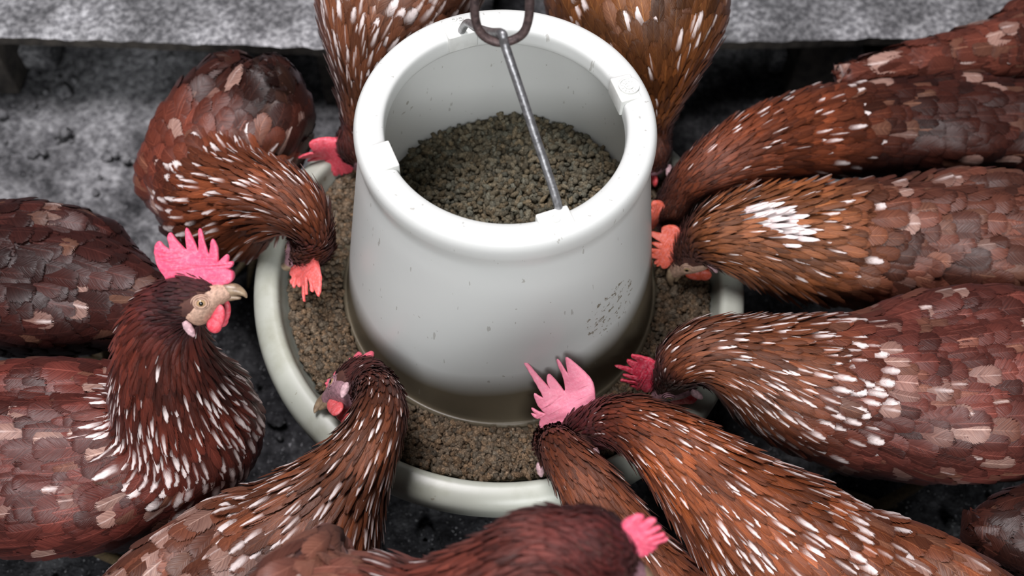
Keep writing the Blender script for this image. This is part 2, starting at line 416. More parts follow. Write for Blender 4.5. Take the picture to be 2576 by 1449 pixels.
# feed in the hopper
def rin(z): return np.interp(z, [.195, .33, .39], [.1295, .1095, .0985])
def fz(x, y): return .271+.016*y/.118+.014*x/.118+.0015*math.sin(x*70+1)*math.cos(y*55)
V = []; F = []; rings = [0, .3, .6, .85, 1.0]; n_ = 96
for rr in rings:
    for i in range(n_):
        a = 2*math.pi*i/n_; r0 = rin(fz(.118*math.cos(a), .118*math.sin(a)))-.0006; x, y = rr*r0*math.cos(a), rr*r0*math.sin(a)
        V.append((x, y, fz(x, y)-.004))
for rb, zb in ((.1275, .215), (.1285, .196), (.05, .196)):
    for i in range(n_): a = 2*math.pi*i/n_; V.append((rb*math.cos(a), rb*math.sin(a), zb))
for k in range(len(rings)+2):
    for i in range(n_): F.append((k*n_+i, k*n_+(i+1) % n_, (k+1)*n_+(i+1) % n_, (k+1)*n_+i))
tf = mesh_obj('pellet_feed', V, F, M['core'], None, origin=(0, 0, .196)); tag(tf, 'greenish brown feed pellets heaped inside the white feeder tube', 'feed', kind='stuff')
k = 8000; a = rng.uniform(0, 2*math.pi, k); r = np.sqrt(rng.uniform(0, 1, k))*(rin(.275)-.0035)
hz = np.array([fz(x, y) for x, y in zip(r*np.cos(a), r*np.sin(a))])
P = np.stack([r*np.cos(a), r*np.sin(a), hz-.004+rng.uniform(-.001, .0062, k)], -1)
p = lumps('pellets', P, rng.uniform(.0017, .0026, k), M['feed'], None, seg=(5, 7), stretch=2.2); p.parent = tf; p.location = (0, 0, -.196); p['kind'] = 'stuff'
# crumbled feed in the pan
V, F = lathe([(.131, .170), (.168, .176), (.1810, .2010), (.172, .2020), (.155, .2005), (.1375, .2015), (.1335, .19), (.131, .170)], 120)
pf = mesh_obj('crumbled_feed', V, F, M['core'], None, origin=(0, 0, .18)); tag(pf, 'brown crumbled feed lying in the round feeder pan', 'feed', kind='stuff')
k = 12000; a = rng.uniform(0, 2*math.pi, k); r = np.sqrt(rng.uniform(.1375**2, .1805**2, k))
hz = np.interp(r, [.131, .155, .175, .186], [.2015, .2005, .2030, .2040])+.0016*np.sin(a*7+r*60)
P = np.stack([r*np.cos(a), r*np.sin(a), hz+rng.uniform(-.0012, .0036, k)], -1)
p = lumps('crumbs', P, rng.uniform(.0012, .0031, k), M['crumb'], None, seg=(4, 6), stretch=1.5); p.parent = pf; p.location = (0, 0, -.18); p['kind'] = 'stuff'
# bail wire
erB, etB, _ = tabpos['back']; erF, etF, _ = tabpos['ring']
apex = np.array([0.001, 0.0, .5165]); ap_px = at(1262, 88, .515); apex = ap_px
hb = erB*.0835+np.array([0, 0, .419]); hf = erF*.0845+etF*.006+np.array([0, 0, .421])
pts = [hb+erB*.004+np.array([0, 0, -.008]), hb+erB*.003, hb*.99+erB*.001+np.array([0, 0, .012]), hb*.84+apex*.16+np.array([0, 0, .014]),
       hb*.58+apex*.42+np.array([0, 0, .008]), hb*.25+apex*.75+np.array([0, 0, .003]), apex+np.array([0, 0, .0012]), apex*.96+hf*.04, apex*.85+hf*.15, apex*.5+hf*.5, apex*.12+hf*.88, hf+np.array([0, 0, -.006])]
V, F = tube(pts, .0029, 14, 8)
mesh_obj('bail_wire', V, F, M['wire'], feeder)
# the hanging hook that carries it
ha = apex+np.array([0, 0, -.0075])
hook = empty('hanging_hook', tuple(ha)); tag(hook, 'dark rusty steel hook link holding up the feeder wire', 'hook')
du = nrm(UP*.35+np.array([0, 0, 1.0])); dr = nrm(RT-(RT@du)*du)
c0 = ha+np.array([0, 0, .001]); w_ = .0158
pts = [c0+dr*(-w_*.35)+du*.078, c0-dr*w_+du*.062, c0-dr*w_*1.02+du*.035, c0-dr*w_+du*.016, c0-dr*w_*.72+du*.005, c0-dr*w_*.05+du*.0, c0+dr*w_*.72+du*.005, c0+dr*w_+du*.016, c0+dr*w_*1.02+du*.035, c0+dr*w_+du*.062, c0+dr*w_*.35+du*.078]
V, F = tube(pts, .0028, 14, 8); mesh_obj('link', V, F, M['rust'], hook)
V, F = tube([c0+du*.078-dr*.006, c0+du*.079, c0+du*.078+dr*.006], .0035, 12, 4); mesh_obj('link_bar', V, F, M['rust'], hook)
cz = c0+du*.076
V, F = tube([cz, cz+np.array([0, 0, .3]), cz+np.array([0, 0, 1.1])], .003, 10, 4)
mesh_obj('cord', V, F, M['rope'], hook)

# ------------------------------------------------------------------ hens
def catmull(A, n):
    A = np.array(A, float); m = len(A)-1; T = np.linspace(0, m, n); out = []
    for t in T:
        i = min(int(t), m-1); f = t-i; p0 = A[max(i-1, 0)]; p1 = A[i]; p2 = A[i+1]; p3 = A[min(i+2, m)]
        out.append(.5*((2*p1)+(-p0+p2)*f+(2*p0-5*p1+4*p2-p3)*f*f+(-p0+3*p1-3*p2+p3)*f**3))
    return np.array(out)
ZN = [0, .5, 1, 2, 2.4, 3, 3.6, 4]
FL = [.070, .046, .032, .030, .036, .028, .014, .008]
FW = [.026, .022, .0200, .0160, .0074, .0043, .0028, .0022]
FS = [.014, .0110, .0090, .0075, .0050, .0033, .0025, .0021]
NT = 6; TT = np.array([0, .28, .56, .8, .94, 1.0])
COMB = [(1110, 500), (1080, 450), (1064, 385), (1078, 325), (1110, 300), (1135, 328), (1172, 350), (1168, 280), (1186, 252), (1212, 298), (1258, 362), (1264, 290), (1274, 236), (1290, 268), (1312, 330), (1324, 376),
        (1340, 310), (1350, 246), (1364, 244), (1372, 300), (1388, 388), (1408, 356), (1426, 300), (1442, 306), (1452, 350), (1446, 402), (1442, 430), (1472, 408), (1500, 388), (1508, 404), (1498, 430), (1526, 434), (1516, 456), (1490, 466),
        (1516, 492), (1514, 530), (1484, 552), (1440, 560), (1400, 565), (1300, 575), (1200, 575), (1130, 560)]
def comb_mesh(C, f, u, s, L, Hh, teeth, bend, c1, seedv, base=.0165, fwd=.008):
    """serrated fleshy blade: outline, given thickness with a rounded edge"""
    r = random.Random(seedv); pts = []
    a1, a2, sh, lb = r.uniform(.08, .30), r.uniform(0, 6), r.uniform(-.15, .2), r.uniform(1.0, 1.3)
    for X, Y in COMB:
        x = (X-1300)*.112e-3; y = (510-Y)*.112e-3
        if seedv != 11 and y > .006:
            y *= 1+a1*math.sin(x*260+a2); x += sh*(y-.006)
            if x < -.014: y *= lb
        pts.append((x*L/.052, y*Hh/.030))
    P = smooth_prof([(x, y, 0) for x, y in pts]+[(*pts[0], 0)], 3)[:-1]
    cu = bpy.data.curves.new('c', 'CURVE'); cu.dimensions = '2D'; cu.fill_mode = 'BOTH'
    sp = cu.splines.new('POLY'); sp.points.add(len(P)-1); sp.use_cyclic_u = True
    for i, p in enumerate(P): sp.points[i].co = (p[0], p[1], 0, 1)
    cu.extrude = .0003; cu.bevel_depth = .0011; cu.offset = -.0006; cu.bevel_resolution = 2
    t = bpy.data.objects.new('c', cu); COL.objects.link(t)
    me = t.to_mesh(); bm = bmesh.new(); bm.from_mesh(me); t.to_mesh_clear(); bpy.data.objects.remove(t)
    bmesh.ops.remove_doubles(bm, verts=bm.verts[:], dist=1e-5)
    bmesh.ops.triangulate(bm, faces=[q for q in bm.faces if len(q.verts) > 4])
    for _ in range(2):
        bmesh.ops.subdivide_edges(bm, edges=[e for e in bm.edges if e.calc_length() > .0035], cuts=1, use_grid_fill=False)
        bmesh.ops.triangulate(bm, faces=bm.faces[:])
    V = []
    for v in bm.verts:
        x, y, z = v.co; k = 1+1.1*max(0, 1-max(y, 0)/.014)
        V.append(C+f*(x+fwd)+u*(y+base)+s*(z*k+bend*max(y, 0)**2*30+.0016*math.sin(x*190+seedv)*min(1, max(y, 0)/.012)+.0003*math.sin(x*1500+y*900)))
    F = [tuple(v.index for v in q.verts) for q in bm.faces]; bm.free()
    return V, F
def loft(st, f, u, s, C, n=22, seedv=0):
    V = []; F = []
    for k, (a, b, hh, w) in enumerate(st):
        for i in range(n):
            t = 2*math.pi*i/n; p = C+f*a+u*(b+hh*math.sin(t))+s*w*math.cos(t)
            V.append(p*1.0)
    m = len(st)
    for k in range(m-1):
        for i in range(n): F.append((k*n+i, k*n+(i+1) % n, (k+1)*n+(i+1) % n, (k+1)*n+i))
    F.append(tuple(range(n))[::-1]); F.append(tuple((m-1)*n+i for i in range(n)))
    return V, F
def ring_on(c, ax, ay, az, R0, R1, rr, n=26, m=8):
    V = []; F = []
    for i in range(n):
        a = 2*math.pi*i/n; o = ax*math.cos(a)*R0+ay*math.sin(a)*R1; d = nrm(o)
        for j in range(m):
            b = 2*math.pi*j/m; V.append(c+o+d*rr*math.cos(b)+az*rr*.8*math.sin(b))
    for i in range(n):
        for j in range(m): F.append((i*m+j, ((i+1) % n)*m+j, ((i+1) % n)*m+(j+1) % m, i*m+(j+1) % m))
    return V, F
def set_const(o, c):
    at_ = o.data.color_attributes.new('fcol', 'FLOAT_COLOR', 'POINT'); at_.data.foreach_set('color', np.tile(list(c)+[1], len(o.data.vertices)).astype(float))
def hen(label, nodes, f, u, comb=(.046, .026, 5, 0, (.80, .10, .16)), face='skin_mauve', neck=(.235, .078, .030), body=(.185, .062, .045), head=(.12, .032, .026),
        white=.5, wbody=.06, wup=.55, tan=.12, dark=0., seed=1, ground_z=0.0, patch=None, hs=1.0, ruffle=1.0, lobe=True, legs=True, wingb=1.0):
    g = np.random.default_rng(seed); random.seed(seed)
    P = np.array([at(x, y, z) for x, y, z, r, q in nodes]); R = np.array([(r-9)*depth(p)/FPX for p, (_, _, _, r, _) in zip(P, nodes)])
    Z = np.array([n[4] for n in nodes], float)
    f = vdir(f); u = vdir(u); u = nrm(u-(u@f)*f); s = np.cross(f, u)
    C = P[-1]
    root = empty('hen', (P[len(P)//3][0], P[len(P)//3][1], ground_z)); tag(root, label, 'hen', 'brown hens feeding around the feeder'); rl = np.array(root.location)
    A = catmull(np.c_[P, R, Z], 60); SP, SR, SZ = A[:, :3], np.maximum(A[:, 3], .006), A[:, 4]
    ST = np.gradient(SP, axis=0); ST /= np.linalg.norm(ST, axis=1)[:, None]
    up0 = np.array([0, 0, 1.0]); side = nrm(np.cross(ST[20], up0)); SS = np.zeros_like(ST)
    sv = side.copy()
    for i in range(20, 60): sv = nrm(sv-(sv@ST[i])*ST[i]); SS[i] = sv
    sv = side.copy()
    for i in range(20, -1, -1): sv = nrm(sv-(sv@ST[i])*ST[i]); SS[i] = sv
    SU = np.cross(SS, ST); 
    # body volume: overlapping ellipsoids melted into one continuous surface
    ms = []
    for i in range(60):
        r = SR[i]; zq = SZ[i]
        vert = np.interp(zq, [0, 1, 2, 3], [.9, 1.08, 1.05, 1.0])
        ms.append(ellipsoid(SP[i]-SU[i]*r*(vert-1)*.5, [ST[i]*r, SS[i]*r*1.0, SU[i]*r*vert], 8, 14))
    ms.append(ellipsoid(C, [f*.021*hs, s*.0175*hs, u*.0185*hs], 10, 14))
    ms.append(ellipsoid(C+f*.010*hs+u*.001*hs, [f*.016*hs, s*.0128*hs, u*.0135*hs], 10, 14))
    iw = [i for i in range(60) if .75 < SZ[i] < 1.7]
    if iw:
        im = iw[len(iw)//2]; r = SR[im]
        for sg in (1, -1):
            ms.append(ellipsoid(SP[im]+SS[im]*sg*r*.62+SU[im]*r*.22, [ST[im]*r*1.35, SS[im]*r*.46*wingb, SU[im]*r*.72], 10, 16))
            th_ = SP[im]+SS[im]*sg*r*.42-SU[im]*r*.75+ST[im]*r*.1
            ms.append(ellipsoid(th_, [SU[im]*r*.6, SS[im]*r*.34, ST[im]*r*.42], 8, 12))
    Vb, Fb = merge(*ms)
    me = bpy.data.meshes.new('t'); me.from_pydata([tuple(v) for v in Vb], [], Fb)
    to = bpy.data.objects.new('t', me); COL.objects.link(to)
    md = to.modifiers.new('r', 'REMESH'); md.mode = 'VOXEL'; md.voxel_size = .0034
    sm = to.modifiers.new('s', 'SMOOTH'); sm.iterations = 5; sm.factor = .5
    dg = bpy.context.evaluated_depsgraph_get(); ev = to.evaluated_get(dg); m2 = ev.to_mesh()
    nv = len(m2.vertices); VV = np.zeros(nv*3); m2.vertices.foreach_get('co', VV); VV = VV.reshape(-1, 3)
    m2.calc_loop_triangles(); nt = len(m2.loop_triangles); TR = np.zeros(nt*3, np.int32); m2.loop_triangles.foreach_get('vertices', TR); TR = TR.reshape(-1, 3)
    ev.to_mesh_clear(); bpy.data.objects.remove(to)
    mesh_obj('body', VV, TR, M['body'], root)
    a_, b_, c_ = VV[TR[:, 0]], VV[TR[:, 1]], VV[TR[:, 2]]
    FN = np.cross(b_-a_, c_-a_); ar = np.linalg.norm(FN, axis=1); FN /= ar[:, None]+1e-12; ar /= 2; FC = (a_+b_+c_)/3
    # flow field on faces
    def nearest_station(Q):
        out = np.zeros(len(Q), int)
        for k0 in range(0, len(Q), 20000):
            d = np.linalg.norm(Q[k0:k0+20000, None]-SP[None], axis=2)-SR[None]*.98
            out[k0:k0+20000] = d.argmin(1)
        return out
    NSt = nearest_station(FC); fl = -ST[NSt]
    hm = np.linalg.norm(FC-C, axis=1); wgt = np.clip(1-(hm-.02)/.015, 0, 1)[:, None]; fl = fl*(1-wgt)-f*wgt
    fl = fl-(fl*FN).sum(1)[:, None]*FN; ln = np.linalg.norm(fl, axis=1)[:, None]; fl /= np.maximum(ln, 1e-6)
    zone = SZ[NSt]; zone = np.where(hm < .026, np.maximum(zone, 3.75), zone)
    bvh = BVHTree.FromPolygons([tuple(v) for v in VV], [tuple(t) for t in TR.tolist()])
    # scatter
    sp = np.interp(zone, ZN, FS); dens = ar/(sp**2); tot = dens.sum(); nc = int(tot*3.2)
    fi = g.choice(len(ar), nc, p=dens/tot); w1 = g.uniform(size=(nc, 2)); w1[w1.sum(1) > 1] = 1-w1[w1.sum(1) > 1]
    Q = a_[fi]+(b_-a_)[fi]*w1[:, :1]+(c_-a_)[fi]*w1[:, 1:]
    # leave the bare face free
    lf = (Q-C)@f; lu = (Q-C)@u; ls = (Q-C)@s
    bare = ((lf-.0155*hs)/(.0145*hs))**2+((lu+.004*hs)/(.0118*hs))**2 < 1; bare |= (lf > .0225*hs) & (np.linalg.norm(Q-C, axis=1) < .045)
    # never seen: underside close to the ground
    cell = {}; keep = []; CS = .0145
    for i in range(nc):
        if bare[i]: continue
        x, y, z = Q[i]; d = sp[fi[i]]*.80; key = (int(x/CS), int(y/CS), int(z/CS)); ok = True
        for dx in (-1, 0, 1):
            for dy in (-1, 0, 1):
                for dz in (-1, 0, 1):
                    for (X, Y, Zz, D) in cell.get((key[0]+dx, key[1]+dy, key[2]+dz), ()):
                        if (X-x)**2+(Y-y)**2+(Zz-z)**2 < min(d, D)**2: ok = False; break
                    if not ok: break
                if not ok: break
            if not ok: break
        if ok: cell.setdefault(key, []).append((x, y, z, d)); keep.append(i)
    keep = np.array(keep); Q = Q[keep]; fi = fi[keep]; K = len(keep); q = zone[fi]
    Lf = np.interp(q, ZN, FL)*g.uniform(.82, 1.15, K); Wf = np.interp(q, ZN, FW)*g.uniform(.78, 1.2, K)*.55
    tilt = np.interp(q, ZN, [.10, .085, .075, .085, .10, .13, .16, .18])*g.uniform(.4, 1.9, K)*ruffle
    jit = g.normal(0, 1, K)*np.interp(q, ZN, [.14, .16, .17, .17, .15, .13, .18, .25])*(.6+.4*ruffle)
    # walk down the body
    cen = np.zeros((K, NT, 3)); nor = np.zeros((K, NT, 3)); dr_ = np.zeros((K, NT, 3))
    cur = Q.copy(); face_i = fi.copy()
    fwd0 = fl[fi]*np.cos(jit)[:, None]+np.cross(FN[fi], fl[fi])*np.sin(jit)[:, None]
    prevd = fwd0
    for t in range(NT):
        n_ = FN[face_i]
        cen[:, t] = cur; nor[:, t] = n_
        d_ = fl[face_i]*.45+prevd*.55; d_ -= (d_*n_).sum(1)[:, None]*n_; d_ /= np.maximum(np.linalg.norm(d_, axis=1)[:, None], 1e-6)
        dr_[:, t] = d_; prevd = d_
        if t < NT-1:
            nx = cur+d_*(Lf*(TT[t+1]-TT[t]))[:, None]; nf = face_i.copy(); res = nx.copy()
            for i in range(K):
                loc, nn, ix, dd = bvh.find_nearest(nx[i])
                if loc is not None: res[i] = loc; nf[i] = ix
            cur = res; face_i = nf
    nor = nor*.5+nor[:, :1]*.5; nor /= np.linalg.norm(nor, axis=2)[..., None]
    sd = np.cross(nor, dr_)
    lift = .0004+tilt[:, None]*Lf[:, None]*TT[None]
    cen = cen+nor*lift[..., None]
    bodyish = np.interp(q, [1.8, 2.6], [1, 0])
    profb = np.array([.45, .82, 1.0, .94, .66, .20]); profn = np.array([.5, .85, 1.0, .78, .42, .06])
    wd_ = Wf[:, None]*(profb[None]*bodyish[:, None]+profn[None]*(1-bodyish[:, None]))
    Vf = np.zeros((K, NT, 3, 3))
    Vf[:, :, 1] = cen+nor*(wd_*.16)[..., None]
    Vf[:, :, 0] = cen-sd*wd_[..., None]-nor*(wd_*.16)[..., None]; Vf[:, :, 2] = cen+sd*wd_[..., None]-nor*(wd_*.16)[..., None]
    # colours of the feathers themselves
    neck, body, head = map(np.array, (neck, body, head))
    b1 = np.interp(q, [1.8, 2.5], [1, 0])[:, None]; hd = np.interp(q, [3.2, 3.9], [0, 1])[:, None]
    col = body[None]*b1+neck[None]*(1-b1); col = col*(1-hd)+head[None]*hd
    big = np.array([noise.noise(Vector(tuple(x*28))) for x in Q]); big2 = np.array([noise.noise(Vector(tuple(x*60+9))) for x in Q])
    col = col*(1+.45*big+.35*big2)[:, None]*g.uniform(.62, 1.35, K)[:, None]
    tn = (g.uniform(size=K) < tan*(1+2*big))*b1[:, 0]*(q > .3); col = np.where(tn[:, None] > .5, col*.5+np.array([.42, .24, .165])*.5*g.uniform(.7, 1.1, K)[:, None], col)
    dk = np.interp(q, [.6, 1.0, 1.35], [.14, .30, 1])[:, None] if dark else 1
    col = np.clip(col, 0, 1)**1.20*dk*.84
    pw = np.interp(q, [1.6, 2.0, 2.45, 3.0, 3.5, 4], [wbody, white*.75, white*.9, white*wup, white*wup*.35, .0])
    wh = (g.uniform(size=K) < pw)*g.uniform(.35, 1.0, K)*np.interp(q, [0, 2, 2.6, 3.4], [.8, .75, .8, .9])
    wfl = (wh > 0) & (q < 1.85); pale = g.uniform(.25, .85, K)[:, None]
    col = np.where(wfl[:, None], col*(1-pale)+np.array([.60, .40, .33])*.85*pale, col); wh = np.where(wfl, wh*g.uniform(.1, .6, K), wh)
    if patch is not None:
        for (ax, ay, az, rad) in patch:
            pc = at(ax, ay, az); dd = np.linalg.norm((Q-pc)-((Q-pc)@fw)[:, None]*fw, axis=1); m_ = (dd < rad) & ((Q-pc)@fw < .04)
            col[m_] = np.array([.8, .74, .74]); wh[m_] = 1
    rnd = g.uniform(size=K)
    lat = ((Q-SP[nearest_station(Q)])*SS[nearest_station(Q)]).sum(1)/SR[nearest_station(Q)]
    hgt = ((Q-SP[nearest_station(Q)])*SU[nearest_station(Q)]).sum(1)/SR[nearest_station(Q)]
    isw = (q > .7) & (q < 1.75) & (np.abs(lat) > .42) & (hgt > -.55)
    groups = [('neck_hackle', q > 2.15), ('tail', q < .45), ('left_wing', isw & (lat < 0)), ('right_wing', isw & (lat > 0))]
    used = np.zeros(K, bool); sel = []
    for nm, m_ in groups: m_ = m_ & ~used; used |= m_; sel.append((nm, m_))
    sel.append(('body_feathers', ~used))
    idx = np.arange(NT*3).reshape(NT, 3); f1 = np.array([(idx[i, j], idx[i, j+1], idx[i+1, j+1], idx[i+1, j]) for i in range(NT-1) for j in range(2)])
    uvv = np.array([(j*.5, TT[i]) for i in range(NT) for j in range(3)])
    for nm, m_ in sel:
        kk = int(m_.sum())
        if not kk: continue
        Fm = (f1[None]+(np.arange(kk)*NT*3)[:, None, None]).reshape(-1, 4)
        o = mesh_obj(nm.replace('left_', '').replace('right_', ''), Vf[m_].reshape(-1, 3), Fm, M['plum'], root)
        for an, dat in (('fcol', col[m_]), ('fdat', np.stack([wh[m_], rnd[m_], 0*rnd[m_]], -1))):
            a2 = o.data.color_attributes.new(an, 'FLOAT_COLOR', 'POINT')
            full = np.ones((kk, NT*3, 4)); full[..., :3] = np.clip(dat, 0, 1)[:, None]; a2.data.foreach_set('color', full.ravel())
        ul = o.data.uv_layers.new(name='UVMap'); ul.data.foreach_set('uv', uvv[(Fm % (NT*3)).ravel()].ravel())
    # head parts
    L, Hh, teeth, bend, cc = comb
    o = mesh_obj('comb', *comb_mesh(C, f, u, s, L, Hh, teeth, bend, cc, seed, base=.0165*hs, fwd=.008*hs), M['comb'], root); set_const(o, cc)
    fst = np.array([(-.003, -.005, .0095, .0135), (.004, -.006, .0125, .0152), (.010, -.0045, .0132, .0152), (.016, -.001, .0118, .0132), (.021, .0020, .0095, .0104), (.025, .0040, .0074, .0078), (.029, .0048, .0058, .0058), (.031, .0048, .0045, .0045)])*hs
    fp = [tuple(q) for q in smooth_prof(fst, 3)]
    parts = [loft(fp, f, u, s, C)]
    for sg in (1, -1):
        e = C+f*.0140*hs+u*.0012*hs+s*sg*.0138*hs; nx_ = nrm(s*sg+f*.35); tx = nrm(f-(f@nx_)*nx_); ty = np.cross(nx_, tx)
        for (r0, r1, rr, o_) in ((.0036, .0031, .0007, .0004), (.0052, .0044, .0006, -.0003), (.0068, .0056, .0005, -.0012)):
            parts.append(ring_on(e+nx_*o_*hs, tx, ty, nx_, r0*hs, r1*hs, rr*hs))
        parts.append(ellipsoid(e-nx_*.0020*hs, [tx*.0066*hs, ty*.0054*hs, nx_*.0024*hs]))
    mesh_obj('face', *merge(*parts), M[face], root)
    bb = C+f*.0275*hs+u*.0060*hs; bs = hs
    ub = tube([bb-f*.004*bs, bb+f*.002*bs+u*.0006*bs, bb+f*.0075*bs-u*.0002*bs, bb+f*.0120*bs-u*.0028*bs, bb+f*.0138*bs-u*.0060*bs], [.0052*bs, .0050*bs, .0040*bs, .0022*bs, .0004], 14, 5)
    lb = tube([bb-u*.0048*bs-f*.003*bs, bb+f*.003*bs-u*.0052*bs, bb+f*.0095*bs-u*.0060*bs], [.0036*bs, .0028*bs, .0007], 12, 5)
    mesh_obj('beak', *merge(ub, lb), M['beak'], root)
    for sg in (1, -1):
        e = C+f*.0140*hs+u*.0012*hs+s*sg*.0138*hs; nx_ = nrm(s*sg+f*.35); tx = nrm(f-(f@nx_)*nx_); ty = np.cross(nx_, tx)
        ey = mesh_obj('eye', *ellipsoid(e-nx_*.0006*hs, [tx*.0034*hs, ty*.0031*hs, nx_*.0020*hs]), M['iris'], root); ey['_o'] = tuple(rl)
        mesh_obj('pupil', *ellipsoid(e+nx_*.0005*hs, [tx*.0019*hs, ty*.0019*hs, nx_*.0011*hs]), M['pupil'], ey)
        wt = mesh_obj('wattle', *merge(ellipsoid(C+f*.0205*hs-u*.0120*hs+s*sg*.0050, [nrm(u+f*.35)*.0100*hs, nrm(f-u*.35)*.0052*hs, s*.0022], 12, 16), ellipsoid(C+f*.0175*hs-u*.0175*hs+s*sg*.0056, [nrm(u+f*.2)*.0060*hs, nrm(f-u*.2)*.0056*hs, s*.0024], 12, 16)), M['comb'], root); set_const(wt, (cc[0]*.85, cc[1]*.7, cc[2]*.5))
        ec = C+f*.002*hs-u*.0150*hs+s*sg*.0148*hs; ed = nrm(f*.5-u)
        mesh_obj('ear_lobe', *tube([ec-ed*.004*hs, ec, ec+ed*.005*hs, ec+ed*.0085*hs], [.0014, .0031*hs, .0027*hs, .0008], 12, 5), M['lobe'], root)
    # legs
    if legs and iw:
        r = SR[im]; hor = nrm(np.array([ST[im][0], ST[im][1], 0])); hs_ = np.cross(hor, up0)
        for sg in (1, -1):
            top = SP[im]+SS[im]*sg*r*.42-SU[im]*r*1.0; foot = np.array([top[0], top[1], ground_z+.006]); foot = foot+hor*.012
            knee = (top*.35+foot*.65)-hor*.012; knee[2] = ground_z+max(.03, (top[2]-ground_z)*.5)
            parts = [tube([top+np.array([0, 0, .02]), knee, foot], [.008, .0055, .0055], 10, 5)]
            for an in (-.5, 0, .5, math.pi):
                d = hor*math.cos(an)+hs_*math.sin(an); ln = .045 if an < 3 else .02
                parts.append(tube([foot, foot+d*ln*.5+np.array([0, 0, .001]), foot+d*ln-np.array([0, 0, .004])], [.0050, .0038, .0012], 8, 4))
            mesh_obj('leg', *merge(*parts), M['leg'], root)
    HS.append((seed, SP, SR)); print('hen', seed, 'feathers', K, 'R', np.round(R, 3), 'z', np.round(P[:, 2]+R, 2)[:5])
    return root

